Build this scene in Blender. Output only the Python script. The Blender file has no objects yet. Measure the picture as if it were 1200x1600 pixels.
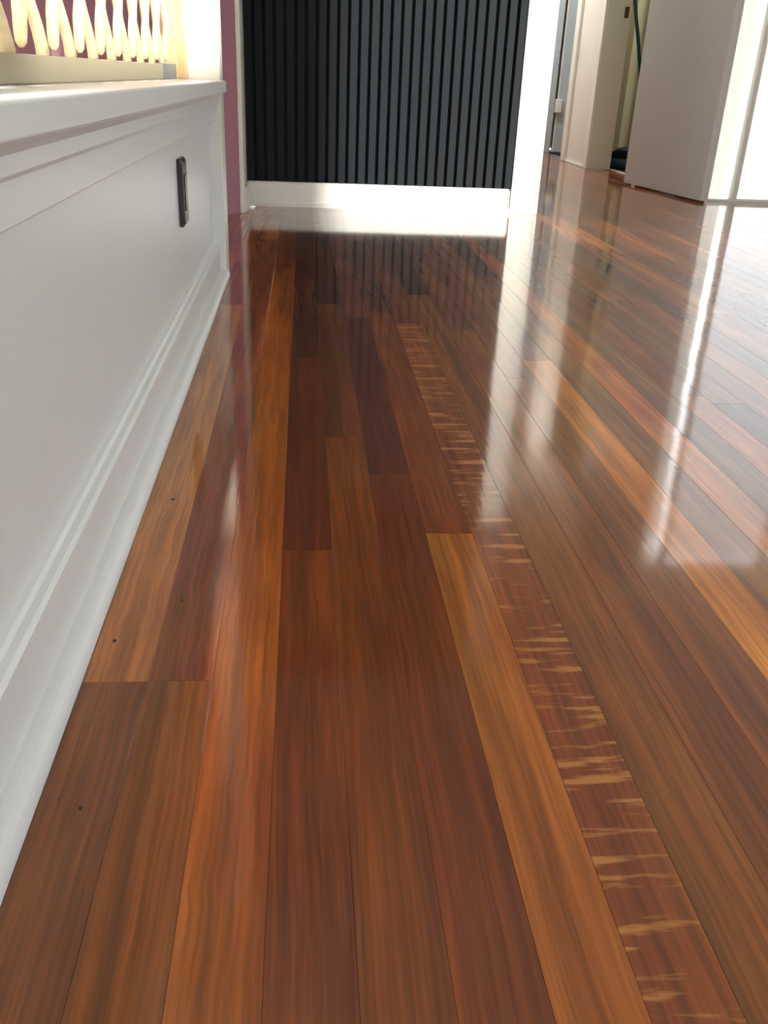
import bpy, bmesh, math, random
from mathutils import Matrix, Vector
random.seed(11)
S = bpy.context.scene
COL = S.collection
PI = math.pi

# ------------------------------------------------------------------ camera
def camera():
    f, pitch, yaw, roll, h = 1397.86, 0.451863, 0.0997205, -0.0437855, 0.5
    cp, sp, cy, sy = math.cos(pitch), math.sin(pitch), math.cos(yaw), math.sin(yaw)
    fwd = Vector((sy*cp, cy*cp, -sp)); right = Vector((cy, -sy, 0)); down = fwd.cross(right)
    cr, sr = math.cos(roll), math.sin(roll)
    r2 = cr*right + sr*down; d2 = -sr*right + cr*down
    cd = bpy.data.cameras.new('camera'); o = bpy.data.objects.new('camera', cd); COL.objects.link(o)
    cd.sensor_fit = 'VERTICAL'; cd.sensor_height = 36.0; cd.sensor_width = 27.0
    cd.lens = f/1600*36.0; cd.clip_start = 0.02; cd.clip_end = 300
    m = Matrix((r2, -d2, -fwd)).transposed().to_4x4(); m.translation = Vector((0, 0, h))
    o.matrix_world = m
    S.camera = o
camera()

# ------------------------------------------------------------------ world, sun, exposure
w = bpy.data.worlds.new('overcast_sky'); S.world = w; w.use_nodes = True
wb = w.node_tree.nodes['Background']
wb.inputs['Color'].default_value = (0.93, 0.96, 1.0, 1); wb.inputs['Strength'].default_value = 4.2
sun = bpy.data.lights.new('sun', 'SUN'); sun.energy = 9.0; sun.angle = math.radians(1.6); sun.color = (1.0, 0.96, 0.90)
so = bpy.data.objects.new('sun', sun); COL.objects.link(so)
so.rotation_euler = Vector((-0.74, 0.66, -0.17)).to_track_quat('-Z', 'Y').to_euler()
S.view_settings.view_transform = 'Standard'
S.view_settings.look = 'None'
S.view_settings.gamma = 1.0
S.view_settings.use_curve_mapping = False
S.view_settings.exposure = 0.6

# ------------------------------------------------------------------ helpers
def srgb(r, g, b):
    def c(v):
        v /= 255.0
        return v/12.92 if v <= 0.04045 else ((v+0.055)/1.055)**2.4
    return (c(r), c(g), c(b), 1.0)

def nd(t, kind, **kw):
    n = t.nodes.new(kind)
    for k, v in kw.items(): setattr(n, k, v)
    return n

def paint(name, col, rough=0.45, var=0.03, bump=0.02, scale=60, metallic=0.0, spec=0.5, stretch=(1, 1, 1)):
    m = bpy.data.materials.new(name); m.use_nodes = True; t = m.node_tree
    b = t.nodes['Principled BSDF']; b.inputs['Roughness'].default_value = rough
    b.inputs['Metallic'].default_value = metallic; b.inputs['Specular IOR Level'].default_value = spec
    tc = nd(t, 'ShaderNodeTexCoord'); mp = nd(t, 'ShaderNodeMapping'); mp.inputs['Scale'].default_value = stretch
    t.links.new(tc.outputs['Object'], mp.inputs['Vector'])
    nz = nd(t, 'ShaderNodeTexNoise'); nz.inputs['Scale'].default_value = scale; nz.inputs['Detail'].default_value = 4
    t.links.new(mp.outputs[0], nz.inputs['Vector'])
    mr = nd(t, 'ShaderNodeMapRange'); mr.inputs['To Min'].default_value = 1-var*2; mr.inputs['To Max'].default_value = 1+var
    t.links.new(nz.outputs['Fac'], mr.inputs['Value'])
    mx = nd(t, 'ShaderNodeVectorMath', operation='SCALE'); mx.inputs[0].default_value = col[:3]
    t.links.new(mr.outputs[0], mx.inputs['Scale']); t.links.new(mx.outputs[0], b.inputs['Base Color'])
    bp = nd(t, 'ShaderNodeBump'); bp.inputs['Strength'].default_value = bump; bp.inputs['Distance'].default_value = 0.002
    t.links.new(nz.outputs['Fac'], bp.inputs['Height']); t.links.new(bp.outputs[0], b.inputs['Normal'])
    return m

def glass(name, tint=(0.97, 0.985, 0.98, 1)):
    m = bpy.data.materials.new(name); m.use_nodes = True; t = m.node_tree
    for n in list(t.nodes):
        if n.type == 'BSDF_PRINCIPLED': t.nodes.remove(n)
    o = t.nodes['Material Output']
    tr = nd(t, 'ShaderNodeBsdfTransparent'); tr.inputs[0].default_value = tint
    gl = nd(t, 'ShaderNodeBsdfGlossy'); gl.inputs['Roughness'].default_value = 0.02
    fr = nd(t, 'ShaderNodeFresnel'); fr.inputs['IOR'].default_value = 1.3
    mx = nd(t, 'ShaderNodeMixShader')
    t.links.new(fr.outputs[0], mx.inputs[0]); t.links.new(tr.outputs[0], mx.inputs[1]); t.links.new(gl.outputs[0], mx.inputs[2])
    t.links.new(mx.outputs[0], o.inputs['Surface'])
    return m

def mesh_screen(name):
    m = bpy.data.materials.new(name); m.use_nodes = True; t = m.node_tree
    b = t.nodes['Principled BSDF']; b.inputs['Base Color'].default_value = (0.25, 0.25, 0.27, 1); b.inputs['Roughness'].default_value = 0.7
    tr = nd(t, 'ShaderNodeBsdfTransparent'); mx = nd(t, 'ShaderNodeMixShader'); mx.inputs[0].default_value = 0.45
    t.links.new(tr.outputs[0], mx.inputs[1]); t.links.new(b.outputs[0], mx.inputs[2])
    t.links.new(mx.outputs[0], t.nodes['Material Output'].inputs['Surface'])
    return m

def wood_floor(name, fleck=0.0, curl=0.0):
    """Varnished oak: the plank's own tone comes from its object colour."""
    m = bpy.data.materials.new(name); m.use_nodes = True; t = m.node_tree; L = t.links.new
    b = t.nodes['Principled BSDF']
    tc = nd(t, 'ShaderNodeTexCoord'); oi = nd(t, 'ShaderNodeObjectInfo')
    off = nd(t, 'ShaderNodeCombineXYZ')
    mu = nd(t, 'ShaderNodeMath', operation='MULTIPLY'); mu.inputs[1].default_value = 37.0
    L(oi.outputs['Random'], mu.inputs[0]); L(mu.outputs[0], off.inputs['Z'])
    add = nd(t, 'ShaderNodeVectorMath', operation='ADD'); L(tc.outputs['Object'], add.inputs[0]); L(off.outputs[0], add.inputs[1])
    # gentle meander of the grain
    wn = nd(t, 'ShaderNodeTexNoise'); wn.inputs['Scale'].default_value = 6 if not curl else 15; wn.inputs['Detail'].default_value = 2
    L(add.outputs[0], wn.inputs['Vector'])
    wsub = nd(t, 'ShaderNodeVectorMath', operation='SUBTRACT'); wsub.inputs[1].default_value = (0.5, 0.5, 0.5); L(wn.outputs['Color'], wsub.inputs[0])
    wsc = nd(t, 'ShaderNodeVectorMath', operation='SCALE'); wsc.inputs['Scale'].default_value = 0.010 + 0.001*curl; L(wsub.outputs[0], wsc.inputs[0])
    wadd = nd(t, 'ShaderNodeVectorMath', operation='ADD'); L(add.outputs[0], wadd.inputs[0]); L(wsc.outputs[0], wadd.inputs[1])
    def noise(scale, sx, sy, detail=4, src=wadd):
        mp = nd(t, 'ShaderNodeMapping'); mp.inputs['Scale'].default_value = (sx, sy, 1)
        L(src.outputs[0], mp.inputs['Vector'])
        n = nd(t, 'ShaderNodeTexNoise'); n.inputs['Scale'].default_value = scale; n.inputs['Detail'].default_value = detail
        n.inputs['Roughness'].default_value = 0.6
        L(mp.outputs[0], n.inputs['Vector']); return n
    broad = noise(1, 55, 1.4, 2)
    fine = noise(1, 280, 7, 2)
    blot = noise(1, 9, 2.5, 2)
    def rng(n, a, c, lo=0.3, hi=0.7):
        r = nd(t, 'ShaderNodeMapRange'); r.inputs['From Min'].default_value = lo; r.inputs['From Max'].default_value = hi
        r.inputs['To Min'].default_value = a; r.inputs['To Max'].default_value = c; L(n.outputs['Fac'], r.inputs['Value']); return r
    a1 = rng(broad, 0.62, 1.28); a2 = rng(fine, 0.70, 1.22); a3 = rng(blot, 0.82, 1.18)
    p1 = nd(t, 'ShaderNodeMath', operation='MULTIPLY'); L(a1.outputs[0], p1.inputs[0]); L(a2.outputs[0], p1.inputs[1])
    p2 = nd(t, 'ShaderNodeMath', operation='MULTIPLY'); L(p1.outputs[0], p2.inputs[0]); L(a3.outputs[0], p2.inputs[1])
    gm = nd(t, 'ShaderNodeVectorMath', operation='SCALE'); L(oi.outputs['Color'], gm.inputs[0]); L(p2.outputs[0], gm.inputs['Scale'])
    # redder where the grain is dark
    hs = nd(t, 'ShaderNodeHueSaturation'); L(gm.outputs[0], hs.inputs['Color'])
    hr = rng(blot, 0.492, 0.506); L(hr.outputs[0], hs.inputs['Hue'])
    out = hs.outputs['Color']
    if fleck:
        fk = noise(1, 11, 78, 3)
        fk.inputs['Vector'].links[0].from_node.inputs['Rotation'].default_value = (0, 0, math.radians(-17))
        fr = nd(t, 'ShaderNodeMapRange'); fr.inputs['From Min'].default_value = 0.53; fr.inputs['From Max'].default_value = 0.63
        fr.inputs['To Min'].default_value = 0; fr.inputs['To Max'].default_value = fleck; L(fk.outputs['Fac'], fr.inputs['Value'])
        fx = nd(t, 'ShaderNodeMix', data_type='RGBA'); L(fr.outputs[0], fx.inputs['Factor'])
        L(out, fx.inputs[6]); fx.inputs[7].default_value = srgb(214, 150, 78); out = fx.outputs[2]
    L(out, b.inputs['Base Color'])
    b.inputs['Roughness'].default_value = 0.5; b.inputs['Specular IOR Level'].default_value = 0.25
    b.inputs['Coat Weight'].default_value = 1.0; b.inputs['Coat Roughness'].default_value = 0.07; b.inputs['Coat IOR'].default_value = 1.5
    bw = noise(1, 300, 9, 2, add)
    bp = nd(t, 'ShaderNodeBump'); bp.inputs['Strength'].default_value = 0.03; bp.inputs['Distance'].default_value = 0.001
    L(bw.outputs['Fac'], bp.inputs['Height']); L(bp.outputs[0], b.inputs['Coat Normal'])
    bp2 = nd(t, 'ShaderNodeBump'); bp2.inputs['Strength'].default_value = 0.25; bp2.inputs['Distance'].default_value = 0.0006
    L(fine.outputs['Fac'], bp2.inputs['Height']); L(bp2.outputs[0], b.inputs['Normal'])
    return m

M = dict(
    white=paint('white_satin_paint', srgb(232, 231, 222), 0.35, 0.015, 0.05, 25),
    doorw=paint('door_white_paint', srgb(208, 206, 202), 0.4, 0.02, 0.04, 30),
    knee=paint('warm_white_paint', srgb(229, 232, 232), 0.38, 0.015, 0.08, 30),
    wallw=paint('white_wall_paint', srgb(228, 226, 218), 0.7, 0.02, 0.06, 90),
    ceil=paint('ceiling_paint', srgb(238, 237, 232), 0.85, 0.02, 0.1, 120),
    purple=paint('mauve_wall_paint', srgb(172, 120, 140), 0.65, 0.03, 0.06, 80),
    khaki=paint('khaki_wall_paint', srgb(168, 164, 134), 0.7, 0.03, 0.06, 60),
    slat=paint('charcoal_slat', srgb(25, 29, 33), 0.6, 0.06, 0.1, 40, spec=0.15, stretch=(1, 1, 0.05)),
    felt=paint('black_felt', srgb(14, 14, 16), 0.95, 0.15, 0.3, 300),
    black=paint('black_plastic', srgb(38, 42, 46), 0.3, 0.05, 0.02, 80),
    steel=paint('blue_grey_metal', srgb(120, 132, 142), 0.35, 0.05, 0.05, 60, metallic=0.6),
    brass=paint('dark_bronze', srgb(90, 70, 50), 0.4, 0.08, 0.05, 90, metallic=0.7),
    cream=paint('bleached_cream_wood', srgb(222, 198, 154), 0.6, 0.2, 0.25, 18, stretch=(1, 1, 4)),
    tan=paint('tan_wood', srgb(214, 180, 130), 0.55, 0.08, 0.2, 30, stretch=(1, 1, 0.15)),
    drift=paint('greyed_wood_rail', srgb(176, 164, 136), 0.6, 0.08, 0.2, 30, stretch=(1, 0.15, 1)),
    bluegrey=paint('blue_grey_door_paint', srgb(176, 190, 200), 0.5, 0.02, 0.03, 40),
    blue=paint('blue_hose_rubber', srgb(52, 104, 140), 0.5, 0.05, 0.05, 60),
    bluedark=paint('dark_blue_plastic', srgb(44, 84, 104), 0.4, 0.08, 0.05, 50),
    concrete=paint('pale_concrete', srgb(214, 212, 206), 0.9, 0.06, 0.2, 8),
    subfloor=paint('subfloor_wood', srgb(120, 68, 36), 0.5, 0.1, 0.1, 20, stretch=(6, 0.4, 1)),
    putty=paint('dark_putty', srgb(40, 24, 14), 0.5, 0.1, 0.05, 200),
    redputty=paint('red_knot', srgb(92, 28, 16), 0.5, 0.1, 0.05, 200),
    glass=glass('window_glass'), screen=mesh_screen('dimming_screen_mesh'),
    plank=wood_floor('varnished_oak'), plankfleck=wood_floor('varnished_oak_ray_fleck', fleck=0.65),
    plankcurl=wood_floor('varnished_oak_curly', fleck=0.0, curl=0.45),
)

def new(name, bm, mat, parent=None, smooth=False):
    me = bpy.data.meshes.new(name); bm.normal_update(); bm.to_mesh(me); bm.free()
    me.materials.append(M[mat])
    if smooth:
        for p in me.polygons: p.use_smooth = True
    o = bpy.data.objects.new(name, me); COL.objects.link(o)
    if parent: o.parent = parent
    return o

def tag(o, label, cat, group=None, kind=None):
    o['label'] = label; o['category'] = cat
    if group: o['group'] = group
    if kind: o['kind'] = kind
    return o

def empty(name, loc=(0, 0, 0)):
    o = bpy.data.objects.new(name, None); COL.objects.link(o); o.location = loc; o.empty_display_size = 0.05
    return o

def box(bm, x0, x1, y0, y1, z0, z1, bev=0.0, seg=2):
    r = bmesh.ops.create_cube(bm, size=1.0)
    vs = r['verts']
    for v in vs:
        v.co = Vector((x0 + (v.co.x+.5)*(x1-x0), y0 + (v.co.y+.5)*(y1-y0), z0 + (v.co.z+.5)*(z1-z0)))
    if bev > 0:
        es = list({e for v in vs for e in v.link_edges})
        bmesh.ops.bevel(bm, geom=es, offset=bev, segments=seg, affect='EDGES', profile=0.5)

def boxes(name, mat, parent, *bs, bev=0.0, seg=2):
    bm = bmesh.new()
    for b in bs: box(bm, *b, bev=bev, seg=seg)
    # keep transforms local to a parent at a non-zero origin
    if parent is not None:
        bmesh.ops.translate(bm, verts=bm.verts, vec=-Vector(parent.location))
    return new(name, bm, mat, parent)

def prism_y(name, mat, parent, prof, y0, y1, smooth=False):
    """profile of (x, z) swept along Y"""
    bm = bmesh.new()
    a = [bm.verts.new((x, y0, z)) for x, z in prof]; c = [bm.verts.new((x, y1, z)) for x, z in prof]
    n = len(prof)
    for i in range(n): bm.faces.new((a[i], a[(i+1) % n], c[(i+1) % n], c[i]))
    bm.faces.new(a[::-1]); bm.faces.new(c)
    bmesh.ops.recalc_face_normals(bm, faces=bm.faces)
    if parent is not None: bmesh.ops.translate(bm, verts=bm.verts, vec=-Vector(parent.location))
    return new(name, bm, mat, parent, smooth)

def prism_x(name, mat, parent, prof, x0, x1):
    """profile of (y, z) swept along X"""
    bm = bmesh.new()
    a = [bm.verts.new((x0, y, z)) for y, z in prof]; c = [bm.verts.new((x1, y, z)) for y, z in prof]
    n = len(prof)
    for i in range(n): bm.faces.new((a[i], a[(i+1) % n], c[(i+1) % n], c[i]))
    bm.faces.new(a[::-1]); bm.faces.new(c)
    bmesh.ops.recalc_face_normals(bm, faces=bm.faces)
    if parent is not None: bmesh.ops.translate(bm, verts=bm.verts, vec=-Vector(parent.location))
    return new(name, bm, mat, parent)

def tube(name, mat, parent, pts, rad, seg=10):
    bm = bmesh.new(); rings = []
    P = [Vector(p) for p in pts]
    for i, p in enumerate(P):
        d = (P[min(i+1, len(P)-1)] - P[max(i-1, 0)]).normalized()
        u = d.orthogonal().normalized() if i == 0 else (u - d*u.dot(d)).normalized()
        v = d.cross(u)
        r = rad[i] if isinstance(rad, (list, tuple)) else rad
        rings.append([bm.verts.new(p + (u*math.cos(2*PI*k/seg) + v*math.sin(2*PI*k/seg))*r) for k in range(seg)])
    for a, c in zip(rings, rings[1:]):
        for k in range(seg): bm.faces.new((a[k], a[(k+1) % seg], c[(k+1) % seg], c[k]))
    bm.faces.new(rings[0][::-1]); bm.faces.new(rings[-1])
    bmesh.ops.recalc_face_normals(bm, faces=bm.faces)
    if parent is not None: bmesh.ops.translate(bm, verts=bm.verts, vec=-Vector(parent.location))
    return new(name, bm, mat, parent, True)

def lathe(name, mat, parent, prof, c, seg=28, sx=1.0, sy=1.0):
    bm = bmesh.new(); rings = []
    for r, z in prof:
        rings.append([bm.verts.new((c[0]+sx*r*math.cos(2*PI*k/seg), c[1]+sy*r*math.sin(2*PI*k/seg), c[2]+z)) for k in range(seg)])
    for a, b_ in zip(rings, rings[1:]):
        for k in range(seg): bm.faces.new((a[k], a[(k+1) % seg], b_[(k+1) % seg], b_[k]))
    bm.faces.new(rings[0][::-1]); bm.faces.new(rings[-1])
    bmesh.ops.recalc_face_normals(bm, faces=bm.faces)
    if parent is not None: bmesh.ops.translate(bm, verts=bm.verts, vec=-Vector(parent.location))
    return new(name, bm, mat, parent, True)

# ------------------------------------------------------------------ floor
WB, X0 = 0.0578421, -0.198083            # strip width and the line of the first joint
FARY, CEIL = 3.945, 2.40
floor = boxes('floor', 'subfloor', None, (-1.75, 3.72, -2.6, 4.67, -0.10, -0.0185), (-1.75, 2.008, 4.67, 8.4, -0.10, -0.0185), (2.008, 2.42, 5.36, 8.4, -0.10, -0.0185), (2.42, 2.9, 7.1, 8.4, -0.10, -0.0185), (1.945, 2.36, 5.42, 6.28, -0.0185, -0.0002), (2.046, 2.36, 6.28, 7.1, -0.0185, -0.0002))
tag(floor, 'glossy varnished floor of narrow reddish brown oak strips', 'floor', kind='structure')

TONES = [(150, 82, 42), (120, 64, 34), (166, 96, 48), (134, 72, 44), (178, 108, 60), (104, 58, 38), (156, 90, 58), (128, 78, 48)]
# (end of the strip, tone, kind) for the strips one can pick out in front
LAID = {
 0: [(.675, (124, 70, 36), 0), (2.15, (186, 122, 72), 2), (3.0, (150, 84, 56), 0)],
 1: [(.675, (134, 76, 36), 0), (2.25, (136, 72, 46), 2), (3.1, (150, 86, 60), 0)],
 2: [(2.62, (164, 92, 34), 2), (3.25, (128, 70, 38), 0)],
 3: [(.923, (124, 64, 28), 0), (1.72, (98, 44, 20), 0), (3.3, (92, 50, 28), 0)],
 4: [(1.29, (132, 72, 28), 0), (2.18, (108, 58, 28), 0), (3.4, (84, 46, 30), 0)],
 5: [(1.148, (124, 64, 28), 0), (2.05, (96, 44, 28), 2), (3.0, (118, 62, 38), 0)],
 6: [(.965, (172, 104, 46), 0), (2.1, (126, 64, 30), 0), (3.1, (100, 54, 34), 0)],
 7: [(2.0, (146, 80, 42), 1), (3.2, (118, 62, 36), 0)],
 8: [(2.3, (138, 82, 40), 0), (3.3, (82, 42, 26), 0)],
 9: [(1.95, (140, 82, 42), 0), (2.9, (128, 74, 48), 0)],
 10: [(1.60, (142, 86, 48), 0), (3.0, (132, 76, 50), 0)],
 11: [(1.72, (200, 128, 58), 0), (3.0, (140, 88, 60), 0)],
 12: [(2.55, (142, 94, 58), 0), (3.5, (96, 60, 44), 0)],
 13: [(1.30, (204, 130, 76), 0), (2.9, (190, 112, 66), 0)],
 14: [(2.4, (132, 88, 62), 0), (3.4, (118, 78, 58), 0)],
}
KIND = {0: 'plank', 1: 'plankfleck', 2: 'plankcurl'}

def add_plank(x0, x1, y0, y1, tone, kind):
    if y1 - y0 < 0.03: return None
    cx, cy = (x0+x1)/2, (y0+y1)/2; hw = (x1-x0)/2 - 0.00012; hl = (y1-y0)/2 - 0.0002; c = 0.00016; t = 0.018
    tl, tr = random.uniform(-.00012, .00012), random.uniform(-.00012, .00012)
    prof = [(-hw, -t), (-hw, -c+tl), (-hw+c, tl), (hw-c, tr), (hw, -c+tr), (hw, -t)]
    v = [(x, -hl, z) for x, z in prof] + [(x, hl, z) for x, z in prof]
    n = 6
    f = [tuple(range(n)), tuple(range(2*n-1, n-1, -1))] + [(i, i+n, (i+1) % n+n, (i+1) % n) for i in range(n)]
    me = bpy.data.meshes.new('plank'); me.from_pydata(v, [], f); me.materials.append(M[KIND[kind]])
    bm = bmesh.new(); bm.from_mesh(me); bmesh.ops.recalc_face_normals(bm, faces=bm.faces); bm.to_mesh(me); bm.free()
    o = bpy.data.objects.new('plank', me); COL.objects.link(o); o.parent = floor; o.location = (cx, cy, 0)
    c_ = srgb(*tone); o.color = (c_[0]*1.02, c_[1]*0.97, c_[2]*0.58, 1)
    return o

PLANKS = {}
for k in range(-8, 46):
    xa, xb = X0 + WB*k, X0 + WB*(k+1)
    if k < 0: ya, yb = 2.35, 3.80
    elif xb < 0.95: ya, yb = -0.25, FARY-0.008
    elif xb < 2.008: ya, yb = (0.9 if xa < 1.6 else 2.2), 7.66
    else: ya, yb = 2.2, 4.55
    y = ya; last = None
    segs = []
    for ye, tone, kind in LAID.get(k, []): segs.append((ye, tone, kind))
    while True:
        if segs: ye, tone, kind = segs.pop(0)
        else:
            ye = y + (random.uniform(0.55, 1.9) if k < 15 else random.uniform(0.9, 2.3))
            tone = random.choice([q for q in TONES if q != last]); kind = random.choice([0, 0, 0, 0, 2])
        last = tone
        end = min(ye, yb)
        if yb - end < 0.12: end = yb
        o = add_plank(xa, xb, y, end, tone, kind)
        if o: PLANKS.setdefault(k, []).append((y, end, o))
        y = end
        if y >= yb - 1e-6: break

def spot(x, y, r, mat, ky=1.5):
    k = math.floor((x-X0)/WB)
    for a, b_, o in PLANKS[k]:
        if a <= y < b_:
            bm = bmesh.new()
            bmesh.ops.create_cone(bm, cap_ends=True, segments=10, radius1=r, radius2=r*.8, depth=0.0004)
            for v in bm.verts: v.co = Vector((v.co.x + x - o.location.x, v.co.y*ky + y - o.location.y, v.co.z + 0.0002))
            new('nail_hole' if mat == 'putty' else 'knot', bm, mat, o)
            return
for sx, sy, r, m_ in [(-.166, .520, .0017, 'putty'), (-.182, .741, .0020, 'putty'), (-.168, 1.062, .0022, 'putty'), (-.126, .815, .0016, 'putty'), (-.196+.012, .53, .0012, 'redputty'), (.148, .512, .0014, 'redputty')]:
    spot(sx, sy, r, m_)

# ------------------------------------------------------------------ room shell
T = 0.12
wall_far = boxes('wall_far', 'wallw', None, (-0.28, 0.97, FARY, FARY+T, 0, CEIL))
tag(wall_far, 'white wall behind the dark vertical slats at the end of the room', 'wall', kind='structure')
wh = boxes('wall_hall_left', 'wallw', None, (0.85, 0.97, FARY+T, 7.8, 0, CEIL))
tag(wh, 'white hallway wall running back from the slatted corner', 'wall', kind='structure')
ceil = boxes('ceiling', 'ceil', None, (-1.75, 3.72, -2.6, 4.67, CEIL, CEIL+.1), (-1.75, 2.42, 4.67, 7.8, CEIL, CEIL+.1), (1.7, 2.9, 7.8, 8.4, CEIL, CEIL+.1), (2.42, 2.9, 7.1, 7.8, CEIL, CEIL+.1))
tag(ceil, 'flat white ceiling over the room', 'ceiling', kind='structure')
wb_ = boxes('wall_back', 'wallw', None, (-1.75, -0.6, -2.6, -2.48, 0, CEIL), (1.6, 3.72, -2.6, -2.48, 0, CEIL), (-0.6, 1.6, -2.6, -2.48, 0, 0.7), (-0.6, 1.6, -2.6, -2.48, 2.15, CEIL))
tag(wb_, 'white wall behind the camera with an added wide window', 'wall', kind='structure')
# left wall with the added stair window
wl = boxes('wall_left', 'wallw', None, (-1.75, -1.63, -2.6, -0.3, 0, CEIL), (-1.75, -1.63, 2.0, 4.2, 0, CEIL), (-1.75, -1.63, -0.3, 2.0, 0, 0.75), (-1.75, -1.63, -0.3, 2.0, 2.2, CEIL))
tag(wl, 'white outer wall beside the stairs', 'wall', kind='structure')
# mauve wall, turned towards the room
a = Vector((-0.243, 3.70)); d = Vector((-0.065, -0.085)).normalized(); nrm = Vector((d.y, -d.x)).normalized()
if nrm.y < 0: nrm = -nrm
nrm = Vector((-0.794, 0.608))
def slab(name, mat, p, q_, n_, th, z0, z1):
    bm = bmesh.new()
    vs = [(p.x, p.y), (q_.x, q_.y), (q_.x+n_.x*th, q_.y+n_.y*th), (p.x+n_.x*th, p.y+n_.y*th)]
    lo = [bm.verts.new((x, y, z0)) for x, y in vs]; hi = [bm.verts.new((x, y, z1)) for x, y in vs]
    for i in range(4): bm.faces.new((lo[i], lo[(i+1) % 4], hi[(i+1) % 4], hi[i]))
    bm.faces.new(lo[::-1]); bm.faces.new(hi)
    bmesh.ops.recalc_face_normals(bm, faces=bm.faces)
    return new(name, bm, mat)
pw = slab('wall_stair', 'purple', a, a + d*1.75, nrm, 0.10, 0, CEIL)
tag(pw, 'mauve painted wall seen behind the low white wall', 'wall', kind='structure')
ret = boxes('wall_return', 'wallw', None, (-0.36, -0.238, 3.715, FARY, 0, CEIL))
tag(ret, 'short white wall return between mauve wall and dark slats', 'wall', kind='structure')

# right wall with openings added for the sun, wall with the garden door facing the camera, then the hall
wr = boxes('wall_right', 'wallw', None, (3.60, 3.72, -2.6, -2.45, 0, CEIL), (3.60, 3.72, -2.45, -0.85, 0, 1.40), (3.60, 3.72, -2.45, -0.85, 1.66, CEIL), (3.60, 3.72, -0.85, 0.72, 0, CEIL), (3.60, 3.72, 0.72, 1.60, 2.12, CEIL), (3.60, 3.72, 1.60, 4.67, 0, CEIL))
tag(wr, 'white right hand wall with added glazed openings, outside the picture', 'wall', kind='structure')
wg = boxes('wall_garden', 'wallw', None, (1.992, 2.008, 4.55, 4.67, 0, CEIL), (2.008, 3.45, 4.55, 4.67, 2.12, CEIL), (3.45, 3.60, 4.55, 4.67, 0, CEIL), (1.992, 2.008, 4.67, 5.40, 0, CEIL), (2.009, 2.44, 5.345, 5.359, -0.13, CEIL), (2.421, 2.44, 5.36, 7.68, -0.13, CEIL))
tag(wg, 'white wall around the bright garden door on the right', 'wall', kind='structure')
wr2 = boxes('wall_hall_right', 'wallw', None, (1.905, 2.045, 6.30, 6.92, 0, CEIL), (1.905, 2.045, 5.40, 6.30, 2.06, CEIL), (1.905, 1.991, 5.335, 5.40, 0, CEIL))
tag(wr2, 'short white hallway wall beyond the open door', 'wall', kind='structure')
we = boxes('wall_hall_end', 'wallw', None, (0.85, 1.86, 7.68, 7.80, 0, CEIL), (2.72, 2.9, 7.68, 8.3, 0, CEIL), (1.86, 2.72, 7.68, 7.80, 2.08, CEIL), (1.74, 2.90, 8.3, 8.4, 0, CEIL), (1.74, 1.86, 7.8, 8.3, 0, CEIL))
tag(we, 'white wall closing the end of the hallway', 'wall', kind='structure')
wk = boxes('wall_closet', 'khaki', None, (2.36, 2.42, 5.36, 7.18, 0, CEIL), (2.0085, 2.36, 5.36, 5.42, 0, CEIL), (2.052, 2.36, 7.10, 7.18, 0, CEIL))
tag(wk, 'khaki wall of the small room behind the open door', 'wall', kind='structure')

# ------------------------------------------------------------------ the low wall on the left
KE = 2.50
low = boxes('wall_low', 'knee', None, (-0.345, -0.236, -1.2, KE-0.02, 0, 0.452))
tag(low, 'low white panelled wall with cap and baseboard on the left', 'wall', kind='structure')
boxes('cap', 'knee', low, (-0.40, -0.190, -1.2, KE-0.03, 0.4515, 0.4775), bev=0.003, seg=3)
prism_y('bed_moulding', 'knee', low, [(-0.237, 0.4515), (-0.208, 0.4515), (-0.210, 0.446), (-0.216, 0.438), (-0.2165, 0.424), (-0.2185, 0.420), (-0.237, 0.420)], -1.2, KE-0.045)
boxes('rail_board', 'knee', low, (-0.237, -0.2255, -1.2, KE-0.045, 0.383, 0.4195), bev=0.0015)
prism_y('base_moulding', 'knee', low, [(-0.237, 0.080), (-0.2185, 0.080), (-0.2185, 0.084), (-0.222, 0.088), (-0.228, 0.0905), (-0.231, 0.095), (-0.237, 0.098)], -1.2, KE-0.045)
boxes('baseboard', 'knee', low, (-0.237, -0.219, -1.2, KE-0.01, 0.0, 0.0792), bev=0.001)
qr = [(-0.2195, 0.0), (-0.1985, 0.0)] + [(-0.2195+0.021*math.cos(i*PI/16), 0.021*math.sin(i*PI/16)) for i in range(1, 9)]
prism_y('shoe_moulding', 'knee', low, qr, -1.2, KE-0.005)
boxes('end_board', 'knee', low, (-0.33, -0.2125, KE-0.045, KE+0.02, 0.0, 0.4512), bev=0.0015)

colm = boxes('newel_post', 'white', None, (-0.290, -0.205, KE-0.03, KE+0.06, 0.0, CEIL), bev=0.004, seg=3)
tag(colm, 'square white post rising at the end of the low wall', 'post')

# black plate on the low wall
pl = empty('outlet_plate', (-0.236, 1.84, 0.287))
tag(pl, 'tall black outlet plate on the low white wall', 'outlet')
def plate_mesh():
    bm = bmesh.new()
    def ring(hy, hz, x): return [bm.verts.new((x, y, z)) for y, z in ((-hy, -hz+.004), (-hy+.004, -hz), (hy-.004, -hz), (hy, -hz+.004), (hy, hz-.004), (hy-.004, hz), (-hy+.004, hz), (-hy, hz-.004))]
    r = [ring(.036, .061, 0), ring(.036, .061, .0065), ring(.030, .055, .0105)]
    for a_, b_ in zip(r, r[1:]):
        for i in range(8): bm.faces.new((a_[i], a_[(i+1) % 8], b_[(i+1) % 8], b_[i]))
    bm.faces.new(r[0][::-1]); bm.faces.new(r[-1]); bmesh.ops.recalc_face_normals(bm, faces=bm.faces); return bm
new('plate', plate_mesh(), 'black', pl)
bm = bmesh.new(); box(bm, .0105, .0125, -.0165, .0165, -.033, .033, bev=.0008); new('insert', bm, 'black', pl)
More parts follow.
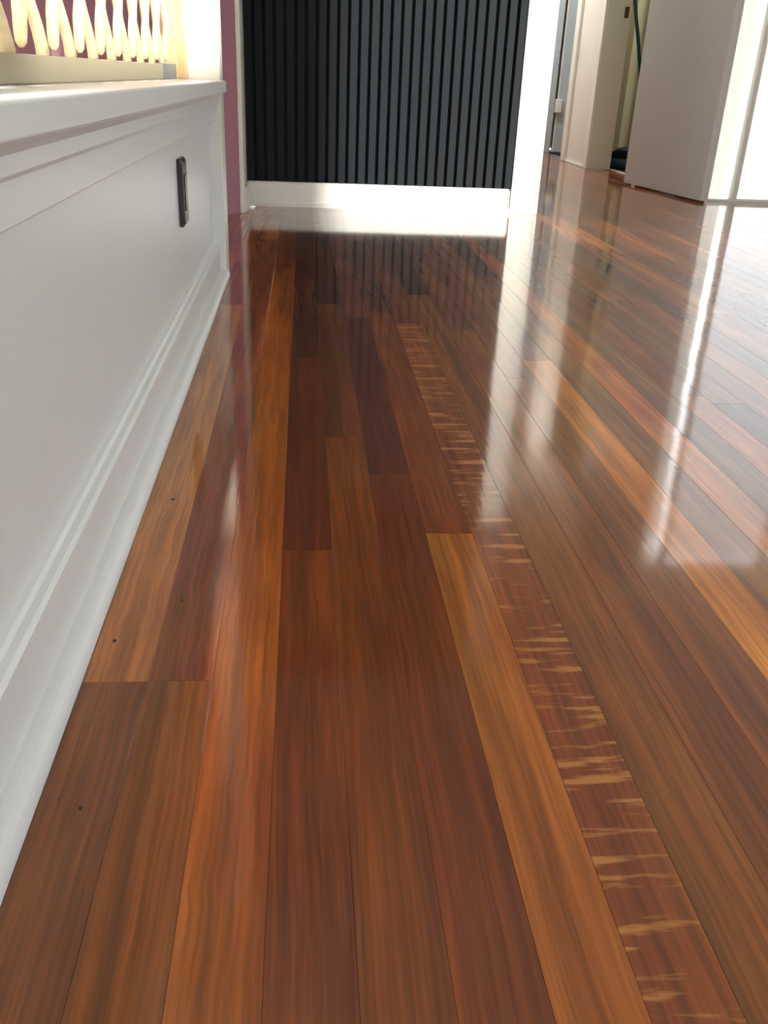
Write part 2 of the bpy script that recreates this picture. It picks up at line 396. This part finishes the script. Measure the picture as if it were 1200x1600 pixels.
for z in (-.044, .044):
    bm = bmesh.new(); bmesh.ops.create_cone(bm, cap_ends=True, segments=12, radius1=.003, radius2=.0026, depth=.001)
    bmesh.ops.rotate(bm, verts=bm.verts, cent=(0, 0, 0), matrix=Matrix.Rotation(PI/2, 3, 'Y')); bmesh.ops.translate(bm, verts=bm.verts, vec=(.0108, 0, z))
    new('screw', bm, 'steel', pl)

# ------------------------------------------------------------------ carved lattice standing on the cap
lat = empty('lattice_screen', (-0.318, 1.2, 0.4775))
tag(lat, 'pale carved wooden lattice screen standing on the low wall', 'screen')
def strip(pts, th, name='lattice_strip', x=-0.318):
    """pts: (y, z, half width) along the strip; an oval bar with carved swell"""
    bm = bmesh.new(); rings = []; n = 10
    for i, (y, z, hw) in enumerate(pts):
        y2, z2, _ = pts[min(i+1, len(pts)-1)]; y1, z1, _ = pts[max(i-1, 0)]
        d_ = Vector((y2-y1, z2-z1)).normalized(); nn = Vector((d_.y, -d_.x))
        rg = []
        for k in range(n):
            a_ = 2*PI*k/n + PI/n
            u = math.copysign(abs(math.cos(a_))**0.65, math.cos(a_))*hw; v = math.copysign(abs(math.sin(a_))**0.65, math.sin(a_))*th*min(1, hw/0.006)
            rg.append(bm.verts.new((x+v, y+nn.x*u, z+nn.y*u)))
        rings.append(rg)
    for a_, b_ in zip(rings, rings[1:]):
        for k in range(n): bm.faces.new((a_[k], a_[(k+1) % n], b_[(k+1) % n], b_[k]))
    bm.faces.new(rings[0][::-1]); bm.faces.new(rings[-1]); bmesh.ops.recalc_face_normals(bm, faces=bm.faces)
    bmesh.ops.translate(bm, verts=bm.verts, vec=-Vector(lat.location))
    return new(name, bm, 'cream', lat, True)
ZB, ZT = 0.506, 0.86
PIT = 0.1465
for i in range(-6, 9):
    yb0 = 1.262 + PIT*i
    # strip leaning towards the camera as it rises
    pts = []
    for j in range(25):
        t_ = j/24; z = ZB + (ZT-ZB)*t_
        y = yb0 - 0.66*(z-ZB) + 0.006*math.sin((z-ZB)*58)
        hw = 0.0105 + 0.0022*math.sin((z-ZB)*58+1.2)
        if z < ZB+.012: hw += 0.006*(1-(z-ZB)/.012)
        pts.append((y, z, hw))
    pts = [p for p in pts if p[0] > 0.28 and p[0] < 2.385]
    if len(pts) > 3: strip(pts, 0.0062)
    # strip leaning away, ending below in a rounded pendant
    pts = []
    yp = yb0 + 0.044
    for j in range(60):
        t_ = j/59; z = 0.5145 + (ZT-0.5145)*t_
        dz = z-0.5145
        y = yp + (0.30*dz if dz < .036 else 0.0108+0.80*(dz-.036)*0.86)
        if dz < 0.033: hw = 0.0025 + 0.0095*math.sin(min(1, dz/0.026)*PI/2)
        elif dz < 0.036: hw = 0.012+ (dz-.033)/.003*0.004
        else: hw = 0.0135 + 0.003*math.cos((dz-.036)*60)
        pts.append((y, z, hw))
    pts = [p for p in pts if p[0] > 0.28 and p[0] < 2.385]
    if len(pts) > 6: strip(pts, 0.0066, x=-0.3155)
boxes('bottom_rail', 'drift', lat, (-0.335, -0.300, 0.28, 2.385, 0.4778, 0.5075), bev=0.002)
boxes('top_rail', 'drift', lat, (-0.335, -0.300, 0.28, 2.385, 0.855, 0.885), bev=0.002)
boxes('end_stile', 'tan', lat, (-0.338, -0.297, 2.386, 2.418, 0.4778, 0.90), bev=0.002)
boxes('corner_bracket', 'steel', lat, (-0.338, -0.2985, 2.16, 2.384, 0.4781, 0.5090), bev=0.001)
boxes('wall_batten', 'tan', lat, (-0.338, -0.2805, 2.42, 2.465, 0.4778, 0.90), bev=0.002)

# ------------------------------------------------------------------ dark slat wall, its skirting and trims
sl = empty('slat_wall', (0.32, FARY-0.01, 0.1))
tag(sl, 'charcoal vertical slat panelling on the end wall above the white baseboard', 'wall panel')
boxes('backing', 'felt', sl, (-0.230, 0.868, FARY-0.008, FARY-0.0005, 0.098, 2.385))
NS = 27; P = 1.098/26.7
for i in range(NS):
    xa = -0.230 + P*i
    boxes('slat', 'slat', sl, (xa+.0005, xa+.0005+P*0.70, FARY-0.021, FARY-0.0082, 0.100, 2.385), bev=0.0008, seg=1)
bf = prism_x('baseboard_far', 'white', None, [(FARY, 0), (FARY-.026, 0), (FARY-.026, 0.014), (FARY-.020, 0.020), (FARY-.020, 0.088), (FARY-.014, 0.097), (FARY, 0.097)], -0.2375, 0.870)
tag(bf, 'white baseboard under the dark slats', 'baseboard', kind='structure')
t1 = empty('trim_1', (0.92, FARY-.02, 0)); tag(t1, 'white corner board at the right edge of the dark slats', 'trim', kind='structure')
boxes('corner_board', 'white', t1, (0.8705, 0.972, FARY-.026, FARY-.0005, 0, 2.385), bev=0.003)
boxes('corner_board', 'white', t1, (0.9705, 0.990, FARY-.026, FARY+.09, 0, 2.385), bev=0.003)
t2 = empty('trim_2', (-0.235, 3.7, 0)); tag(t2, 'narrow white corner trim between mauve wall and dark slats', 'trim', kind='structure')
boxes('corner_bead', 'white', t2, (-0.246, -0.2285, 3.693, 3.7145, 0, CEIL-.01), bev=0.003)
boxes('return_board', 'white', t2, (-0.2375, -0.2325, 3.715, FARY-.022, 0, CEIL-.01))
boxes('return_baseboard', 'white', t2, (-0.2324, -0.2185, 3.72, FARY-.027, 0, 0.095), bev=0.002)

# ------------------------------------------------------------------ open white door, folded back against the right wall
hx, hy = 1.832, 5.33; fx, fy = 1.952, 4.512
dd = Vector((fx-hx, fy-hy, 0)); Ld = dd.length; dd.normalize()
door = empty('door_1', (hx, hy, 0)); tag(door, 'white flush door standing open against the right wall', 'door', kind='structure')
door.rotation_euler = (0, 0, math.atan2(dd.y, dd.x))
# local: +x towards free edge, +y is to the right wall side (away from room)
def dbox(name, mat, x0, x1, y0, y1, z0, z1, bev=0.0, parent=None):
    bm = bmesh.new(); box(bm, x0, x1, y0, y1, z0, z1, bev=bev); return new(name, bm, mat, parent or door)
dbox('leaf', 'doorw', 0, Ld, 0.001, 0.036, 0.012, 2.03, bev=0.002)
for z in (0.25, 1.05, 1.80): dbox('hinge', 'brass', -0.012, 0.004, 0.030, 0.042, z-.045, z+.045, bev=.002)
for sgn in (-1, 1):
    bm = bmesh.new(); bmesh.ops.create_uvsphere(bm, u_segments=16, v_segments=10, radius=0.024)
    for v in bm.verts: v.co = Vector((v.co.x + Ld-.065, v.co.y*.7 + .0185 + sgn*.045, v.co.z + .93))
    kb = new('knob', bm, 'brass', door, True)
    bm = bmesh.new(); bmesh.ops.create_cone(bm, cap_ends=True, segments=16, radius1=.028, radius2=.012, depth=.026)
    bmesh.ops.rotate(bm, verts=bm.verts, cent=(0, 0, 0), matrix=Matrix.Rotation(-sgn*PI/2, 3, 'X')); bmesh.ops.translate(bm, verts=bm.verts, vec=(Ld-.065, .0185+sgn*.030, .93))
    new('rose', bm, 'brass', kb, True)

# frame of that doorway
t3 = empty('trim_3', (1.97, 6.3, 0)); tag(t3, 'beige door jamb with a strike plate beside the open white door', 'door frame', kind='structure')
boxes('jamb', 'white', t3, (1.898, 2.052, 6.282, 6.2995, 0, 2.045), bev=0.001)
boxes('head_jamb', 'white', t3, (1.906, 2.045, 5.401, 6.281, 2.045, 2.059))
boxes('casing', 'white', t3, (1.886, 1.9045, 6.290, 6.372, 0, 2.12), bev=0.003)
sp_ = boxes('strike_plate', 'brass', t3, (2.008, 2.036, 6.2795, 6.2815, 0.895, 0.958))
boxes('latch_hole', 'felt', sp_, (2.015, 2.028, 6.279, 6.2794, 0.915, 0.938))
t4 = boxes('trim_4', 'white', None, (2.046, 2.076, 5.42, 6.28, 0.0002, 0.006), bev=0.002); tag(t4, 'pale threshold strip on the floor at the khaki room doorway', 'threshold', kind='structure')
t5 = empty('trim_5', (1.9, 6.9, 0)); tag(t5, 'white door casing at the far end of the short hallway wall', 'trim', kind='structure')
boxes('casing', 'white', t5, (1.884, 1.9045, 6.855, 6.93, 0, 2.12), bev=0.003)
boxes('baseboard', 'white', t5, (1.892, 1.9045, 6.373, 6.854, 0, 0.014), bev=0.002)
boxes('end_jamb', 'white', t5, (1.884, 2.05, 6.9305, 6.948, 0, 2.12), bev=0.002)

# door at the end of the hall, slightly open
t6 = empty('trim_6', (1.9, 7.67, 0)); tag(t6, 'white frame, jamb coloured grey for shade, of the doorway at the end of the hallway', 'door frame', kind='structure')
boxes('casing', 'white', t6, (1.80, 1.905, 7.655, 7.679, 0, 2.12), bev=0.003)
boxes('jamb', 'bluegrey', t6, (1.9055, 1.985, 7.668, 7.795, 0, 2.08), bev=0.002)  # blue-grey here is the casing's shade put into the jamb colour
d2 = empty('door_2', (2.02, 7.70, 0)); tag(d2, 'pale blue grey door ajar at the end of the hallway', 'door', kind='structure')
boxes('leaf', 'bluegrey', d2, (2.020, 2.70, 7.69, 7.725, 0.01, 2.06), bev=0.002)
boxes('edge_strip', 'white', d2, (2.0085, 2.0195, 7.69, 7.725, 0.01, 2.06), bev=0.001)
boxes('latch', 'white', d2, (1.990, 2.045, 7.660, 7.6895, 0.30, 0.40), bev=0.006)

# things in the khaki room
VX, VY = 2.19, 6.42
vac = empty('vacuum_cleaner', (VX, VY, 0)); tag(vac, 'low dark blue cleaner with a black band on the floor behind the open door', 'vacuum cleaner')
lathe('body', 'bluedark', vac, [(0.085, 0.001), (0.105, 0.012), (0.11, 0.04), (0.108, 0.066)], (VX, VY, 0))
lathe('band', 'felt', vac, [(0.098, 0.0665), (0.10, 0.07), (0.098, 0.105), (0.088, 0.108)], (VX+.01, VY, 0))
lathe('lid', 'bluedark', vac, [(0.083, 0.1085), (0.075, 0.125), (0.035, 0.137), (0.01, 0.139)], (VX+.01, VY, 0))
hp = [(2.150, 6.6, 1.44), (2.152, 6.6, 1.3), (2.158, 6.6, 1.15), (2.167, 6.6, 1.02), (2.192, 6.6, 0.92), (2.226, 6.6, 0.80), (2.250, 6.6, 0.70), (2.272, 6.6, 0.61), (2.295, 6.6, 0.50), (2.315, 6.6, 0.44), (2.335, 6.6, 0.46)]
hs = empty('hanging_hose', (2.15, 6.6, 1.4)); tag(hs, 'thin blue hose hanging down in the khaki room', 'hose')
tube('hose', 'blue', hs, hp, 0.012)
boxes('hook', 'brass', hs, (2.142, 2.158, 6.59, 7.099, 1.441, 1.46), bev=.003)

# ------------------------------------------------------------------ glazed garden door in the right wall
wn = empty('window_1', (2.7, 4.6, 0)); tag(wn, 'tall white framed garden door with bright glass on the right', 'glass door', kind='structure')
def frame(parent, x0, x1, y0, y1, z0, z1, wd, mat='white'):
    boxes('stile', mat, parent, (x0, x1, y0, y0+wd, z0, z1), bev=.002)
    boxes('stile', mat, parent, (x0, x1, y1-wd, y1, z0, z1), bev=.002)
    boxes('rail', mat, parent, (x0, x1, y0+wd, y1-wd, z0, z0+wd), bev=.002)
    boxes('rail', mat, parent, (x0, x1, y0+wd, y1-wd, z1-wd, z1), bev=.002)
    boxes('pane', 'glass', parent, ((x0+x1)/2-.003, (x0+x1)/2+.003, y0+wd, y1-wd, z0+wd, z1-wd))
def framex(parent, y0, y1, x0, x1, z0, z1, wd, mat='white'):
    boxes('stile', mat, parent, (x0, x0+wd, y0, y1, z0, z1), bev=.002)
    boxes('stile', mat, parent, (x1-wd, x1, y0, y1, z0, z1), bev=.002)
    boxes('rail', mat, parent, (x0+wd, x1-wd, y0, y1, z0, z0+wd), bev=.002)
    boxes('rail', mat, parent, (x0+wd, x1-wd, y0, y1, z1-wd, z1), bev=.002)
    boxes('pane', 'glass', parent, (x0+wd, x1-wd, (y0+y1)/2-.003, (y0+y1)/2+.003, z0+wd, z1-wd))
framex(wn, 4.575, 4.615, 2.155, 2.83, 0.006, 2.115, 0.014)
framex(wn, 4.618, 4.655, 2.80, 3.448, 0.006, 2.115, 0.03)
boxes('dimming_screen', 'screen', wn, (2.178, 2.82, 4.6595, 4.661, 0.03, 2.09))  # half-transparent grey sheet added to dim the main pane and its reflection
boxes('sill_track', 'white', wn, (2.009, 3.448, 4.552, 4.672, -0.018, 0.005))
w2 = empty('window_2', (2.1, 4.6, 0)); tag(w2, 'narrow bright sidelight pane between garden door and open white door', 'window', kind='structure')
framex(w2, 4.575, 4.625, 2.009, 2.154, 0.006, 2.118, 0.011)
w5 = empty('added_window_5', (3.66, 1.8, 0)); tag(w5, 'added narrow glazed door letting sun onto the far wall, outside the picture', 'glass door', kind='structure')  # unseen opening, sized to let sun onto far baseboard and corner
frame(w5, 3.63, 3.67, 0.722, 1.598, 0.0, 2.118, 0.03)
w6 = empty('added_window_6', (3.66, -1.65, 1.4)); tag(w6, 'added high strip window letting sun onto the lattice, outside the picture', 'window', kind='structure')  # unseen opening, added so sun reaches the lattice above the cap
frame(w6, 3.63, 3.67, -2.448, -0.852, 1.402, 1.658, 0.02)
w3 = empty('added_window_3', (-1.69, 0.85, 0.75)); tag(w3, 'wide window in the outer wall beside the stairs', 'window', kind='structure')  # unseen window added to send sky light onto the cap top
frame(w3, -1.72, -1.67, -0.298, 0.85, 0.752, 2.198, 0.04); frame(w3, -1.72, -1.67, 0.851, 1.998, 0.752, 2.198, 0.04)
w4 = empty('added_window_4', (0.5, -2.54, 0.7)); tag(w4, 'added wide window behind the camera lighting the near floor', 'window', kind='structure')  # unseen window added to brighten the foreground floor
for xa, xb in ((-0.598, 0.5), (0.501, 1.598)):
    for nm, b_ in (('stile', (xa, xa+.04, -2.57, -2.52, .702, 2.148)), ('stile', (xb-.04, xb, -2.57, -2.52, .702, 2.148)), ('rail', (xa+.04, xb-.04, -2.57, -2.52, .702, .742)), ('rail', (xa+.04, xb-.04, -2.57, -2.52, 2.108, 2.148))):
        boxes(nm, 'white', w4, b_, bev=.002)
    boxes('pane', 'glass', w4, (xa+.04, xb-.04, -2.548, -2.542, .742, 2.108))

g = boxes('ground', 'concrete', None, (-30, 30, -30, 30, -0.25, -0.13)); tag(g, 'pale concrete outside the garden door', 'ground', kind='structure')

# unseen lamps added to brighten: two eyeball downlights over the stairs, one lamp in the hall, one in the khaki room
def fill_downlight(x, y, tilt, watts, label):
    lp = empty('fill_downlight', (x, y, CEIL)); tag(lp, label, 'lamp', 'added downlights over the stairs')
    lathe('trim_ring', 'white', lp, [(0.055, -0.0005), (0.055, -0.006), (0.04, -0.008), (0.036, -0.002)], (x, y, CEIL), seg=24)
    ld = bpy.data.lights.new('fill_downlight_bulb', 'SPOT'); ld.energy = watts; ld.color = (1.0, 0.96, 0.89); ld.shadow_soft_size = 0.04
    ld.spot_size = math.radians(56); ld.spot_blend = 0.35
    lo = bpy.data.objects.new('fill_downlight_bulb', ld); COL.objects.link(lo); lo.parent = lp; lo.location = (0, 0, -0.03); lo.rotation_euler = (0, tilt, 0)
fill_downlight(-0.60, 0.75, math.radians(14), 260, 'added ceiling spot brightening cap and lattice, over the stairs nearer the camera, outside the picture')
fill_downlight(-0.60, 1.85, math.radians(14), 260, 'added ceiling spot brightening cap and lattice, over the stairs farther from the camera, outside the picture')
def fill_ceiling_lamp(x, y, watts, label):
    lp = empty('fill_ceiling_lamp', (x, y, CEIL)); tag(lp, label, 'lamp')
    lathe('base', 'white', lp, [(0.13, -0.0005), (0.135, -0.02), (0.13, -0.03)], (x, y, CEIL))
    ld = bpy.data.lights.new('fill_lamp_bulb', 'AREA'); ld.shape = 'DISK'; ld.size = 0.24; ld.energy = watts; ld.color = (1.0, 0.95, 0.9)
    lo = bpy.data.objects.new('fill_lamp_bulb', ld); COL.objects.link(lo); lo.parent = lp; lo.location = (0, 0, -0.035)
fill_ceiling_lamp(1.30, 6.95, 22, 'added round ceiling lamp brightening the hallway, outside the picture')
fill_ceiling_lamp(2.20, 6.45, 2.2, 'added round ceiling lamp brightening the khaki room, outside the picture')
